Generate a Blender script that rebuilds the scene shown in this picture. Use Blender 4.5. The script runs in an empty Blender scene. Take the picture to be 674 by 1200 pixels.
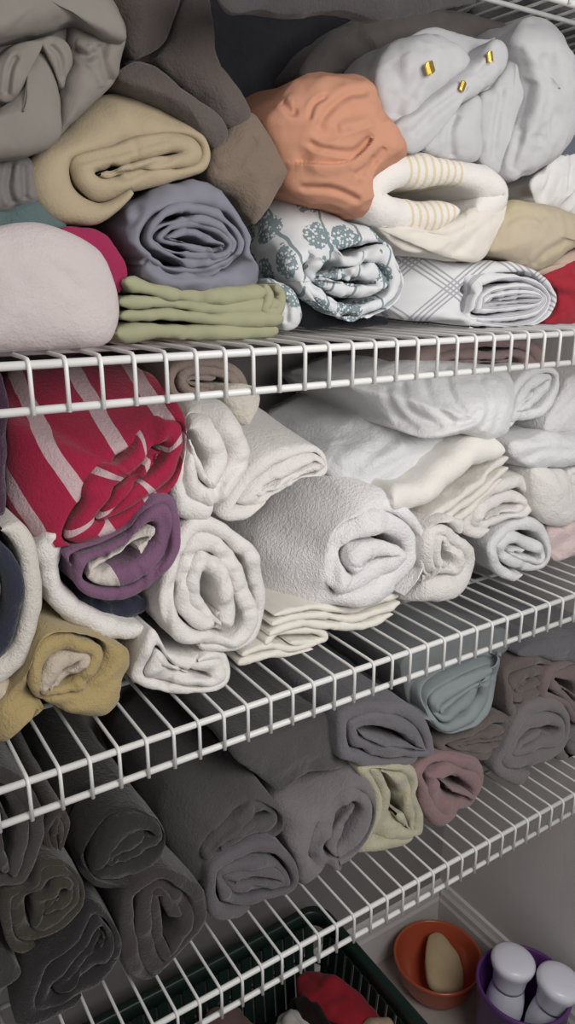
import bpy, math, random
import numpy as np
from mathutils import Matrix, Vector

# ------------------------------------------------------------------ camera, world, light, exposure
S = 0.0254                      # the scene is measured in inches and stored in metres
FLOOR = -50.7
F_PX = 887.72
RC = np.array([[0.83869524, -0.54459991, 0.00110679], [-0.16018646, -0.24863187, -0.95526043], [0.52050993, 0.80099508, -0.2957639]])
CC = np.array([-5.40377, -21.27429, 2.15535])
def W(v): return Vector((float(v[0]) * S, float(v[1]) * S, (float(v[2]) - FLOOR) * S))
scn = bpy.context.scene
col = scn.collection
cam_d = bpy.data.cameras.new('camera'); cam = bpy.data.objects.new('camera', cam_d); col.objects.link(cam)
cam_d.sensor_fit = 'VERTICAL'; cam_d.sensor_height = 24; cam_d.lens = F_PX / 1200 * 24; cam_d.clip_start = .01
m = Matrix.Identity(4)
for i in range(3):
    m[i][0] = RC[0][i]; m[i][1] = -RC[1][i]; m[i][2] = -RC[2][i]
m.translation = W(CC); cam.matrix_world = m
scn.camera = cam
w = bpy.data.worlds.new('world'); scn.world = w; w.use_nodes = True
w.node_tree.nodes['Background'].inputs[0].default_value = (.92, .95, 1, 1)
w.node_tree.nodes['Background'].inputs[1].default_value = .20
def area(name, loc, target, size, power, color):
    d = bpy.data.lights.new(name, 'AREA'); d.shape = 'DISK'; d.size = size * S; d.energy = power; d.color = color
    o = bpy.data.objects.new(name, d); col.objects.link(o); o.location = W(loc)
    o.rotation_euler = (W(target) - W(loc)).to_track_quat('-Z', 'Y').to_euler()
area('room_light', (14, -34, 11), (17, 4, -18), 28, 10.2, (1, .97, .94))
scn.view_settings.view_transform = 'Standard'; scn.view_settings.look = 'None'
scn.view_settings.exposure = 0; scn.view_settings.gamma = 1; scn.view_settings.use_curve_mapping = False

# ------------------------------------------------------------------ numeric helpers
def ray(px, py): return RC.T @ np.array([(px - 337) / F_PX, (py - 600) / F_PX, 1.0])
def at(px, py, y):
    d = ray(px, py); return CC + d * ((y - CC[1]) / d[1])
def proj(P):
    q = (P - CC) @ RC.T
    return q[:, :2] / q[:, 2:3] * F_PX + np.array([337, 600])
def hsh(i, j, k, seed):
    n = (i * 374761393 + j * 668265263 + k * 2147483647 + seed * 974634777) & 0xffffffff
    n = ((n ^ (n >> 13)) * 1274126177) & 0xffffffff
    return ((n ^ (n >> 16)) & 0xffff) / 32767.5 - 1
def vnoise(P, seed=0):
    P = np.asarray(P, float); I = np.floor(P).astype(np.int64); f = P - I; u = f * f * f * (f * (f * 6 - 15) + 10)
    r = 0
    for a in (0, 1):
        for b in (0, 1):
            for c in (0, 1):
                wt = (u[:, 0] if a else 1 - u[:, 0]) * (u[:, 1] if b else 1 - u[:, 1]) * (u[:, 2] if c else 1 - u[:, 2])
                r = r + wt * hsh(I[:, 0] + a, I[:, 1] + b, I[:, 2] + c, seed)
    return r
def fbm(P, seed=0, o=3):
    r = 0; a = 1
    for k in range(o): r = r + a * vnoise(P * 2 ** k + 17.3 * k, seed + k); a *= .5
    return r
def closed(pts, n):
    pts = np.asarray(pts, float); k = len(pts); out = []
    for i in range(k):
        a, b, c, d = pts[i - 1], pts[i], pts[(i + 1) % k], pts[(i + 2) % k]
        for t in np.linspace(0, 1, 24, endpoint=False):
            out.append(.5 * (2 * b + (c - a) * t + (2 * a - 5 * b + 4 * c - d) * t * t + (3 * b - a - 3 * c + d) * t ** 3))
    out = np.array(out); l = np.linalg.norm(np.roll(out, -1, 0) - out, axis=1); cum = np.concatenate([[0], np.cumsum(l)])
    ext = np.vstack([out, out[:1]]); s = np.linspace(0, cum[-1], n, endpoint=False)
    return np.stack([np.interp(s, cum, ext[:, q]) for q in range(3)], 1), cum[-1]
def openc(pts, n):
    pts = np.asarray(pts, float); ext = np.vstack([2 * pts[0] - pts[1], pts, 2 * pts[-1] - pts[-2]]); out = []
    for i in range(1, len(ext) - 2):
        a, b, c, d = ext[i - 1:i + 3]
        for t in np.linspace(0, 1, 20, endpoint=False):
            out.append(.5 * (2 * b + (c - a) * t + (2 * a - 5 * b + 4 * c - d) * t * t + (3 * b - a - 3 * c + d) * t ** 3))
    out.append(pts[-1]); out = np.array(out); l = np.linalg.norm(np.diff(out, axis=0), axis=1); cum = np.concatenate([[0], np.cumsum(l)])
    s = np.linspace(0, cum[-1], n)
    return np.stack([np.interp(s, cum, out[:, q]) for q in range(out.shape[1])], 1), cum[-1]
def sstep(x): x = np.clip(x, 0, 1); return x * x * (3 - 2 * x)

# ------------------------------------------------------------------ mesh making
def mesh_obj(name, V, faces, mat, parent=None, uv=None, attr=None, smooth=True, base=None):
    V = np.asarray(V, float)
    b = np.array([V[:, 0].mean(), V[:, 1].mean(), V[:, 2].min()]) if base is None else np.asarray(base, float)
    me = bpy.data.meshes.new(name)
    me.from_pydata(((V - b) * S).tolist(), [], [list(map(int, f)) for f in faces])
    if uv is not None:
        li = np.empty(len(me.loops), np.int32); me.loops.foreach_get('vertex_index', li)
        me.uv_layers.new(name='UVMap').data.foreach_set('uv', np.asarray(uv, float)[li].ravel())
    if attr is not None:
        a = me.attributes.new('turn', 'FLOAT', 'POINT'); a.data.foreach_set('value', np.asarray(attr, float))
    if smooth: me.polygons.foreach_set('use_smooth', [True] * len(me.polygons))
    me.materials.append(mat); me.update()
    o = bpy.data.objects.new(name, me); col.objects.link(o)
    if parent is None: o.location = W(b)
    else:
        o.parent = parent; o.location = W(b) - parent.location
    return o
def normals(o):
    me = o.data; n = np.empty(len(me.vertices) * 3); me.vertex_normals.foreach_get('vector', n); return n.reshape(-1, 3)
def coords(o):
    me = o.data; v = np.empty(len(me.vertices) * 3); me.vertices.foreach_get('co', v); return v.reshape(-1, 3)
def wcoords(o):
    l = np.array(o.location) + (np.array(o.parent.location) if o.parent else 0)
    v = (coords(o) + l) / S; v[:, 2] += FLOOR; return v
def push(o, disp):
    v = coords(o) + normals(o) * (disp * S)[:, None]
    o.data.vertices.foreach_set('co', v.ravel()); o.data.update()
def fuzz(o, amp, scale, seed, fine=.0):
    P = wcoords(o); d = amp * fbm(P / scale, seed, 3)
    if fine: d = d + fine * vnoise(P / .16, seed + 9)
    push(o, d)
def crease(o, lines):
    """lines: (kind, depth, width, image polyline). v = valley, r = ridge, s = overlap step (right-hand side of travel is lower)"""
    for kind, a, wd, pl in lines:
        V = wcoords(o); N = normals(o); px = proj(V)
        dv = CC - V; dv /= np.linalg.norm(dv, axis=1)[:, None]; vis = sstep(((N * dv).sum(1) + .15) / .3)
        C, L = openc(pl, max(8, len(pl) * 8)); A = C[:-1]; B = C[1:]; D = B - A; LL = (D ** 2).sum(1) + 1e-9
        rel = px[:, None, :] - A[None]; t = np.clip((rel * D[None]).sum(2) / LL, 0, 1)
        q = rel - t[..., None] * D[None]; dist = np.sqrt((q ** 2).sum(2)); k = dist.argmin(1); ii = np.arange(len(px))
        d = dist[ii, k]; sgn = np.sign(D[k, 0] * rel[ii, k, 1] - D[k, 1] * rel[ii, k, 0]); al = (k + t[ii, k]) / len(A)
        end = sstep(al / .12 + .25) * sstep((1 - al) / .12 + .25)
        a = min(a, wd * .026 * 1.05)
        if kind == 'v': f = -np.exp(-(d / wd) ** 2) + .35 * np.exp(-((d - 1.9 * wd) / wd) ** 2)
        elif kind == 'r': f = np.exp(-(d / wd) ** 2)
        else: f = np.where(sgn > 0, -np.exp(-(d / (1.6 * wd)) ** 1.5) * sstep(d / (.25 * wd) + .5), .55 * np.exp(-((d - .5 * wd) / (1.2 * wd)) ** 2))
        q_ = .4 * N + .6 * dv; q_ /= np.linalg.norm(q_, axis=1)[:, None]
        v_ = coords(o) + q_ * (a * f * vis * end * S)[:, None]; o.data.vertices.foreach_set('co', v_.ravel()); o.data.update()
DECKS = (-26.263, -13.025, 0.0, 13.0)
def settle(o):
    """nothing sinks through the wires it lies on or pokes into the shelf above"""
    V = wcoords(o); zm = V[:, 2].mean(); k = max(i for i in range(4) if DECKS[i] <= zm + .3 or i == 0)
    lo = DECKS[k] + .118; hi = (DECKS[k + 1] if k < 3 else 99) - .36
    z = np.clip(V[:, 2], lo, None); z = np.where((z > hi) & (V[:, 1] > .4), hi, z)
    v = coords(o); v[:, 2] += (z - V[:, 2]) * S; o.data.vertices.foreach_set('co', v.ravel()); o.data.update()
def join(name, mat, objs):
    V = []; F = []; U = []; off = 0
    for o in objs:
        w_ = wcoords(o); V.append(w_); F += [[q + off for q in p.vertices] for p in o.data.polygons]; off += len(w_)
        me = o.data; bpy.data.objects.remove(o); bpy.data.meshes.remove(me)
    return mesh_obj(name, np.vstack(V), F, mat)
def P3(p, yf): return at(p[0], p[1], yf + (p[2] if len(p) > 2 else 0))

def roll(name, mat, outline, yf=2.6, c=None, turns=3, first=None, face=None, core=(.45, .02), cdy=-.1, back=13.6, axis=(0, 0), start=None,
         flip=1, wob=.4, tele=.17, amp=.05, scale=1.3, fine=.008, seed=1, cr=(), gap=1.0, parent=None, N=112, round_=.4, shrink=.15, wr=0):
    """a rolled or folded towel: a spiral strip of cloth with rounded fold at the front, the outermost turn running back along the shelf"""
    O, per = closed([P3(p, yf) for p in outline], N)
    Fc = closed([P3(p, yf) for p in face], N)[0] if face else None
    cc = P3(c, yf) if c else (Fc if face else O).mean(0)
    cc = cc.copy()
    if cdy: cc = cc + np.array([0, cdy, 0])
    if flip < 0: O = O[::-1]; Fc = Fc[::-1] if face else None
    if start is None: k0 = int(np.argmin(O[:, 2] + .15 * O[:, 0]))
    else:
        sp = at(start[0], start[1], yf); k0 = int(np.argmin(((O - sp)[:, [0, 2]] ** 2).sum(1)))
    O = np.roll(O, -k0, 0)
    inn = O
    if face:
        an = np.arctan2((O - cc)[:, 2], (O - cc)[:, 0]); af = np.arctan2((Fc - cc)[:, 2], (Fc - cc)[:, 0])
        j = [int(np.argmin(np.abs(np.angle(np.exp(1j * (af - a)))))) for a in an]; inn = Fc[j]
        for _ in range(4): inn = (np.roll(inn, 1, 0) + inn * 2 + np.roll(inn, -1, 0)) / 4
    D = inn - cc; q = D[:, [0, 2]]; ev, evec = np.linalg.eigh(q.T @ q); mj = evec[:, 1]; mn = evec[:, 0]
    I = cc + np.zeros_like(D); pm = q @ mj * core[0]; pn = q @ mn * core[1]
    I[:, 0] += pm * mj[0] + pn * mn[0]; I[:, 2] += pm * mj[1] + pn * mn[1]
    t1 = first if first else 1.0 / turns
    M = int(N * turns) + 1; s = np.arange(M) / N; ki = np.arange(M) % N; fr = s - np.floor(s); fl = np.floor(s)
    step = fl + sstep((fr - .72) / .28)                       # how many layers in
    tr = (1 - t1) / max(turns - 1, 1e-6) if turns > 1 else t1
    def lay(x): return 1 - np.where(x < 1, x * t1, t1 + (x - 1) * tr)
    ro = np.clip(lay(step), 0, 1); ri = np.clip(lay(step + gap), 0.0, 1)
    def pos(rho):
        a = np.clip((rho - (1 - t1)) / t1, 0, 1)[:, None] if face else None
        b = rho[:, None]
        if face:
            bb = np.clip(rho / (1 - t1), 0, 1)[:, None]
            return np.where(a > 0, inn[ki] + (O[ki] - inn[ki]) * a, I[ki] + (inn[ki] - I[ki]) * bb)
        return I[ki] + (O[ki] - I[ki]) * b
    sn = np.stack([s * 5.1, np.full(M, seed * 3.7), np.zeros(M)], 1)
    wv = wob * (1 - t1 * 0) * vnoise(sn, seed) * (ro - ri) * np.where(s < 1, .25, 1)
    ro2 = np.clip(ro + wv, 0, 1.02); ri2 = np.clip(ri + wv * .8, 0, 1)
    ri2 = np.minimum(ri2, ro2 - .004)
    po, pi_ = pos(ro2), pos(np.clip(ri2, 0, 1))
    T = np.linalg.norm(po - pi_, axis=1)
    taper = np.ones(M); e = max(3, N // 24); taper[:e] = np.sqrt(np.linspace(.15, 1, e)); taper[-e:] = np.sqrt(np.linspace(1, .2, e))
    tin = np.ones(M); tin[:e] = np.linspace(.04, 1, e) ** .6; po = pi_ + (po - pi_) * tin[:, None]
    tin = np.ones(M); tin[-e:] = taper[-e:]; pi_ = po + (pi_ - po) * tin[:, None]
    rc = np.minimum(T * round_ + .03, .7) * taper
    fy = tele * vnoise(sn * 1.3 + 5, seed + 3) + tele * .5 * vnoise(sn * 3.3 + 5, seed + 5) * np.where(s < 1, .6, 1)
    K1, K2, K3 = 11, 11, 4
    rows = []; vv = []
    ax = np.array([axis[0], 1, axis[1]])
    outer = s <= 1.001
    for k in range(K1):
        f = 1 - (k / K1) ** .75
        end = np.where(outer, back, po[:, 1] + rc + 2.0); ln = np.maximum(end - po[:, 1] - rc, .3) * f
        pt = po + ax * (ln + rc + fy)[:, None]; pt[:, [0, 2]] += (cc - po)[:, [0, 2]] * (shrink * f); rows.append(pt); vv.append(ln + rc)
    for k in range(K2):
        a = math.pi * k / (K2 - 1)
        wgt = (1 - math.cos(a)) / 2
        p = po * (1 - wgt) + pi_ * wgt
        p = p + np.outer(rc * (1 - math.sin(a)) + fy, ax)
        rows.append(p); vv.append(rc * (1 - a * .6))
    for k in range(1, K3 + 1):
        rows.append(pi_ + ax * (rc + fy + k * .45)[:, None]); vv.append(-rc - k * .45)
    K = len(rows); V = np.stack(rows, 1).reshape(-1, 3)
    idx = np.arange(M * K).reshape(M, K)
    f4 = np.stack([idx[:-1, :-1], idx[:-1, 1:], idx[1:, 1:], idx[1:, :-1]], -1).reshape(-1, 4)
    cap = idx[:N, 0].tolist()
    if RCORI(O) > 0: f4 = f4[:, ::-1]; cap = cap[::-1]
    faces = f4.tolist(); faces.append(cap)
    seg = np.concatenate([[0], np.cumsum(np.linalg.norm(np.diff(po, axis=0), axis=1))])
    cum = np.concatenate([np.zeros((1, M)), np.cumsum(np.linalg.norm(np.diff(np.stack(rows), axis=0), axis=2), 0)]); vv = cum[-1][None] - cum
    uv = np.stack([np.repeat(seg, K), vv.T.ravel()], 1)
    o = mesh_obj(name, V, faces, mat, parent, uv, np.repeat(s, K))
    fuzz(o, amp, scale, seed, fine)
    push(o, .022 * vnoise(wcoords(o) / .42, seed + 4))
    if wr: P = wcoords(o); push(o, wr * (.6 - 2 * np.abs(fbm(P / np.array([.75, 1.1, .75]), seed + 21, 2))))
    if cr: crease(o, cr)
    settle(o)
    return o
def RCORI(O):
    x, z = O[:, 0], O[:, 2]
    return 1 if (x * np.roll(z, -1) - np.roll(x, -1) * z).sum() > 0 else -1

def bundle(name, mat, outline, yf=2.6, c=None, bulge=1.2, back=13, axis=(0, 0), shrink=.08, amp=.1, scale=1.4, fine=.006, ridg=0, rscale=1.2, rdir=None,
           seed=1, cr=(), parent=None, N=240, R=72, power=1.0, start=None):
    """a folded or bunched cloth: domed front with creases, closed sides running back"""
    O, per = closed([P3(p, yf) for p in outline], N)
    cc = P3(c, yf) if c else O.mean(0)
    rows = []; vv = []
    ax = np.array([axis[0], 1, axis[1]]); dep = np.maximum(back - O[:, 1], .6)
    for k in range(9):
        f = 1 - (k / 9) ** .8
        pt = O + ax * (dep * f)[:, None]; pt[:, [0, 2]] += (cc - O)[:, [0, 2]] * shrink * f
        rows.append(pt); vv.append(dep * f)
    for k in range(R):
        a = math.pi / 2 * (1 - k / (R - 1)); rho = math.sin(a) ** power
        p = cc + (O - cc) * rho; p[:, 1] = cc[1] + (O[:, 1] - cc[1]) * rho ** 2 - bulge * math.cos(a)
        rows.append(p); vv.append(-np.linalg.norm(O - cc, axis=1) * (1 - rho))
    K = len(rows); V = np.stack(rows, 1).reshape(-1, 3); idx = np.arange(N * K).reshape(N, K); nx = np.roll(idx, -1, 0)
    f4 = np.stack([idx[:, :-1], nx[:, :-1], nx[:, 1:], idx[:, 1:]], -1).reshape(-1, 4)
    cap = idx[:, 0].tolist()
    if RCORI(O) < 0: f4 = f4[:, ::-1]
    else: cap = cap[::-1]
    # weld the pole
    faces = []
    pole = int(idx[0, K - 1])
    polar = set(idx[:, K - 1].tolist())
    for f in f4.tolist():
        g = []
        for q in f:
            q = pole if q in polar else q
            if q not in g: g.append(q)
        if len(g) > 2: faces.append(g)
    faces.append(cap)
    seg = np.linspace(0, per, N)
    uv = np.stack([np.repeat(seg, K), np.stack(vv, 1).ravel()], 1)
    keep = np.ones(len(V), bool); keep[idx[1:, K - 1]] = False; mp = np.cumsum(keep) - 1
    faces = [[mp[q] for q in f] for f in faces]
    o = mesh_obj(name, V[keep], faces, mat, parent, uv[keep])
    fuzz(o, amp, scale, seed, fine)
    if ridg:
        P = wcoords(o)
        if rdir is not None:
            d = np.array(rdir, float); d /= np.linalg.norm(d); P = P - .75 * np.outer(P @ d, d)
        n = fbm(P / rscale, seed + 31, 2); push(o, ridg * (1 - 2 * np.abs(n)) )
    if cr: crease(o, cr)
    settle(o)
    return o

def strip(name, mat, layers, yf=2.6, back=11, amp=.03, scale=.8, fine=.004, seed=1, parent=None, cr=(), axis=(0, 0), n=90):
    """folded sheets seen edge-on: each layer = (thickness px, image polyline of its front fold), one continuous stack of cloth"""
    AV = []; AF = []; AU = []; off = 0
    for li, (th, pl) in enumerate(layers):
        Q = np.array([list(P3(p, yf)) for p in pl]); C, L = openc(Q, n)
        mid = C[n // 2]; sc = ((mid - CC) @ RC[2]) / F_PX
        T = th * sc * np.ones(n); e = n // 12
        T[:e] *= np.sqrt(np.linspace(.05, 1, e)); T[-e:] *= np.sqrt(np.linspace(1, .05, e))
        tg = np.gradient(C, axis=0)[:, [0, 2]]; tg /= np.linalg.norm(tg, axis=1)[:, None]
        nrm = np.zeros_like(C); nrm[:, 0] = -tg[:, 1]; nrm[:, 2] = tg[:, 0]
        T = T * (1 + .18 * vnoise(np.stack([np.arange(n) / 9., np.full(n, seed + li * 1.7), np.zeros(n)], 1), seed))
        fy = .12 * vnoise(np.stack([np.arange(n) / 14., np.full(n, seed * 2 + li * 2.3), np.zeros(n)], 1), seed + 2)
        rows = []; ax = np.array([axis[0], 1, axis[1]])
        prof = [(1, 1 - (k / 7) ** .8) for k in range(7)]
        for wd, f in prof: rows.append(C + nrm * (T / 2)[:, None] + ax * ((back - C[:, 1]) * f + T / 2 * (1 - f) + fy)[:, None])
        for k in range(9):
            a = math.pi * k / 8
            rows.append(C + nrm * (T / 2 * math.cos(a))[:, None] + np.outer(T / 2 * (1 - math.sin(a)) + fy, ax))
        for wd, f in prof[::-1]: rows.append(C - nrm * (T / 2)[:, None] + ax * ((back - C[:, 1]) * f + T / 2 * (1 - f) + fy)[:, None])
        K = len(rows); V = np.stack(rows, 1).reshape(-1, 3); idx = np.arange(n * K).reshape(n, K) + off
        f4 = np.stack([idx[:-1, :-1], idx[:-1, 1:], idx[1:, 1:], idx[1:, :-1]], -1).reshape(-1, 4)
        AV.append(V); AF += f4.tolist() + [idx[0][::-1].tolist(), idx[-1].tolist()]; off += len(V)
        AU.append(np.stack([np.repeat(np.linspace(0, L, n), K), np.tile(np.linspace(0, 12, K), n)], 1))
    o = mesh_obj(name, np.vstack(AV), AF, mat, parent, np.vstack(AU))
    fuzz(o, amp, scale, seed, fine)
    if cr: crease(o, cr)
    settle(o)
    return o

def empty(name, p):
    o = bpy.data.objects.new(name, None); col.objects.link(o); o.location = W(p); return o
def tag(o, label, cat, group=None, kind=None):
    if label: o['label'] = label
    if cat: o['category'] = cat
    if group: o['group'] = group
    if kind: o['kind'] = kind
    return o

# ------------------------------------------------------------------ materials
def lin(c, sat=1.0):
    g = .3 * c[0] + .59 * c[1] + .11 * c[2]; c = [g + (x - g) * sat for x in c]
    return tuple(((x / 255) / 12.92 if x / 255 <= .04045 else ((x / 255 + .055) / 1.055) ** 2.4) for x in c) + (1,)
class NT:
    def __init__(s, name):
        s.m = bpy.data.materials.new(name); s.m.use_nodes = True; s.t = s.m.node_tree; s.b = s.t.nodes['Principled BSDF']
    def n(s, ty, **k):
        x = s.t.nodes.new(ty)
        for a, v in k.items():
            if a == 'op': x.operation = v
            else: setattr(x, a, v)
        return x
    def l(s, a, b): s.t.links.new(a, b)
    def math(s, op, a, b=None):
        x = s.n('ShaderNodeMath', op=op)
        for i, v in enumerate((a, b)):
            if v is None: continue
            if isinstance(v, (int, float)): x.inputs[i].default_value = v
            else: s.l(v, x.inputs[i])
        return x.outputs[0]
    def mix(s, f, a, b):
        x = s.n('ShaderNodeMix', data_type='RGBA')
        for sock, v in ((x.inputs[0], f), (x.inputs[6], a), (x.inputs[7], b)):
            if isinstance(v, (tuple, float, int)): sock.default_value = v
            else: s.l(v, sock)
        return x.outputs[2]
    def noise(s, vec, scale, detail=2, out=0):
        x = s.n('ShaderNodeTexNoise'); x.inputs['Scale'].default_value = scale; x.inputs['Detail'].default_value = detail
        if vec is not None: s.l(vec, x.inputs['Vector'])
        return x.outputs[out]
    def obj(s): return s.n('ShaderNodeTexCoord').outputs['Object']
    def xyz(s):
        x = s.n('ShaderNodeSeparateXYZ'); s.l(s.obj(), x.inputs[0]); return [s.math('DIVIDE', q, S) for q in x.outputs]
    def uv(s):
        x = s.n('ShaderNodeSeparateXYZ'); s.l(s.n('ShaderNodeTexCoord').outputs['UV'], x.inputs[0]); return x.outputs
def cloth_finish(t, color, terry=1.0, var=.10):
    o = t.obj(); b = t.b
    n = t.noise(o, 22, 3)
    f = t.math('MULTIPLY_ADD', n, var * 2); f.node.inputs[2].default_value = 1 - var
    hsv = t.n('ShaderNodeHueSaturation'); t.l(f, hsv.inputs['Value'])
    if isinstance(color, tuple): hsv.inputs['Color'].default_value = color
    else: t.l(color, hsv.inputs['Color'])
    t.l(hsv.outputs[0], b.inputs['Base Color'])
    b.inputs['Roughness'].default_value = .95; b.inputs['Specular IOR Level'].default_value = .12
    b.inputs['Sheen Weight'].default_value = .25 * terry; b.inputs['Sheen Roughness'].default_value = .5
    if terry > .3:
        h = t.math('ADD', t.noise(o, 560, 2), t.math('MULTIPLY', t.noise(o, 230, 3), 1.1)); st, di = .6 * min(terry, 1.3), .0020
    else:
        wv = t.n('ShaderNodeTexWave'); wv.inputs['Scale'].default_value = 500; t.l(o, wv.inputs['Vector'])
        h = t.math('ADD', t.math('MULTIPLY', wv.outputs[1], .15), t.math('MULTIPLY', t.noise(o, 60, 4), 1.4)); st, di = .35, .0016
    bp = t.n('ShaderNodeBump'); bp.inputs['Strength'].default_value = st; bp.inputs['Distance'].default_value = di
    t.l(h, bp.inputs['Height']); t.l(bp.outputs[0], b.inputs['Normal'])
    return t.m
_cl = {}
def cloth(rgb, terry=1.0, var=.10):
    k = (rgb, terry, var)
    if k not in _cl: _cl[k] = cloth_finish(NT('terry_cloth' if terry > .3 else 'woven_cloth'), lin(rgb, .78), terry, var)
    return _cl[k]
def band(t, x, period, lo, hi):
    fr = t.math('FRACT', t.math('DIVIDE', x, period)); return t.math('MULTIPLY', t.math('GREATER_THAN', fr, lo), t.math('LESS_THAN', fr, hi))
def turn_cloth(name, a, bcol, thr, terry=1.0):
    t = NT(name); at_ = t.n('ShaderNodeAttribute', attribute_name='turn'); x = at_.outputs['Fac']
    c = lin(a, .78); cols = bcol if isinstance(bcol, list) else [bcol]; thr = thr if isinstance(thr, list) else [thr]
    for q, th in zip(cols, thr): c = t.mix(t.math('GREATER_THAN', x, th), c, lin(q, .78))
    return cloth_finish(t, c, terry)
def plain(name, rgb, rough=.5, spec=.5, metal=0, bump=None):
    t = NT(name); t.b.inputs['Roughness'].default_value = rough; t.b.inputs['Specular IOR Level'].default_value = spec; t.b.inputs['Metallic'].default_value = metal
    n = t.noise(t.obj(), 14, 4); t.l(t.mix(n, tuple(x * .92 for x in lin(rgb)[:3]) + (1,), tuple(min(1, x * 1.06) for x in lin(rgb)[:3]) + (1,)), t.b.inputs['Base Color'])
    if bump:
        bp = t.n('ShaderNodeBump'); bp.inputs['Strength'].default_value = bump[1]; bp.inputs['Distance'].default_value = .002
        t.l(t.noise(t.obj(), bump[0], 4), bp.inputs['Height']); t.l(bp.outputs[0], t.b.inputs['Normal'])
    return t.m

# ------------------------------------------------------------------ the closet
XL, XR, YB = -9.0, 33.7, 15.2
def box(name, a, b, mat, parent=None, bev=0):
    a = np.array(a, float); b = np.array(b, float)
    V = [[(a, b)[i][0], (a, b)[j][1], (a, b)[k][2]] for i in (0, 1) for j in (0, 1) for k in (0, 1)]
    F = [(0, 1, 3, 2), (4, 6, 7, 5), (0, 4, 5, 1), (2, 3, 7, 6), (0, 2, 6, 4), (1, 5, 7, 3)]
    o = mesh_obj(name, V, F, mat, parent, smooth=False)
    if bev:
        md = o.modifiers.new('bevel', 'BEVEL'); md.width = bev * S; md.segments = 3
    return o
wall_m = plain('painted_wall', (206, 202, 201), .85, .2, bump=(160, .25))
back_m = plain('shade_tinted_back_wall', (138, 134, 133), .85, .2, bump=(160, .25))  # same wall paint, darkened so its colour carries the shade at the back
floor_m = plain('vinyl_floor', (172, 163, 157), .6, .3, bump=(60, .2))
base_m = plain('white_trim_paint', (205, 202, 200), .45, .4)
tag(box('floor', (XL - 2, -40, FLOOR - .5), (XR + 2, YB + 1, FLOOR), floor_m), None, None, kind='structure')
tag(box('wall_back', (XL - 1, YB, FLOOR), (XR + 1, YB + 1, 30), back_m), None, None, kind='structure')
tag(box('wall_right', (XR, -3, FLOOR), (XR + 1, YB, 30), wall_m), None, None, kind='structure')
tag(box('wall_left', (XL - 1, -44, FLOOR), (XL, YB, 34), wall_m), None, None, kind='structure')  # closet's left wall, extended unseen into the room to block ambient light
def baseboard(name, pts):
    # stepped profile swept along two points
    prof = [(0, 0), (.55, 0), (.55, 2.9), (.45, 3.2), (.45, 3.7), (.3, 4.0), (.22, 4.4), (0, 4.5)]
    (x0, y0), (x1, y1), (nx, ny) = pts; V = []
    for (x, y) in ((x0, y0), (x1, y1)):
        for d, z in prof: V.append((x + nx * d, y + ny * d, FLOOR + z))
    k = len(prof); F = [(i, i + 1, k + i + 1, k + i) for i in range(k - 1)] + [tuple(range(k)), tuple(range(2 * k - 1, k - 1, -1))]
    tag(mesh_obj(name, V, F, base_m, smooth=False), None, None, kind='structure')
baseboard('baseboard_right', ((XR, -3), (XR, YB - .56), (-1, 0)))
baseboard('baseboard_back', ((XL, YB), (XR, YB), (0, -1)))

# ------------------------------------------------------------------ wire shelves
wire_m = plain('white_vinyl_coated_wire', (226, 226, 224), .38, .5)
def tube(path, r, n=8, capped=True):
    P = np.asarray(path, float); T = np.gradient(P, axis=0); T /= np.linalg.norm(T, axis=1)[:, None]
    ref = np.array([1, 0, 0]) if abs(T[0][0]) < .8 else np.array([0, 0, 1]); V = []; F = []
    for p, t in zip(P, T):
        a = np.cross(t, ref); a /= np.linalg.norm(a); b = np.cross(t, a)
        for k in range(n): V.append(p + r * (a * math.cos(2 * math.pi * k / n) + b * math.sin(2 * math.pi * k / n)))
    for i in range(len(P) - 1):
        for k in range(n): F.append((i * n + k, i * n + (k + 1) % n, (i + 1) * n + (k + 1) % n, (i + 1) * n + k))
    if capped: F += [tuple(range(n))[::-1], tuple(range(len(V) - n, len(V)))]
    return V, F
SH = [(0, 0, 0, 'upper wire shelf in view, holding bed linen'), (-13.025, -.196, .37, 'middle wire shelf, holding mostly white rolled towels'),
      (-26.263, .523, .73, 'lower wire shelf in view, holding dark grey towels'), (13.0, .1, -.37, 'topmost wire shelf, mostly above the frame, its lip at the top right corner')]
LIP = 1.37
def shelf(z, xo, yo, label):
    e = empty('wire_shelf', (12, yo, z - LIP)); tag(e, label, 'shelf', 'white wire closet shelves')
    x0, x1 = XL + .15, XR - .15; rr, rw = .125, .066
    V, F = tube([(x0, yo, z - rr), (12, yo, z - rr), (x1, yo, z - rr)], rr, 12); mesh_obj('front_rail', V, F, wire_m, e)
    V, F = tube([(x0, yo, z - LIP), (12, yo, z - LIP), (x1, yo, z - LIP)], rr, 12); mesh_obj('lower_rail', V, F, wire_m, e)
    for yy in (yo + 4.2, yo + 8.6, YB - .6):
        V, F = tube([(x0, yy, z - rw - .1), (12, yy, z - rw - .1), (x1, yy, z - rw - .1)], .1, 8); mesh_obj('cross_rod', V, F, wire_m, e)
    VV = []; FF = []
    k = math.ceil(x0 - xo)
    while k + xo < x1 - .2:
        x = k + xo; r = .26
        pth = [(x, YB - .5, z + rw - .02), (x, 7, z + rw - .02), (x, yo + r, z + rw - .02)]
        for a in (20, 45, 70): pth.append((x, yo - rr - rw + .24 - .24 * math.sin(math.radians(a)) , z + rw - .26 + .24 * math.cos(math.radians(a))))
        pth += [(x, yo - rr - rw + .01, z - .35), (x, yo - rr - rw + .01, z - LIP - .1)]
        V, F = tube(pth, rw, 8); b = len(VV); VV += V; FF += [tuple(i + b for i in f) for f in F]; k += 1
    mesh_obj('wire_deck', VV, FF, wire_m, e)
for s_ in SH: shelf(*s_)
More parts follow.
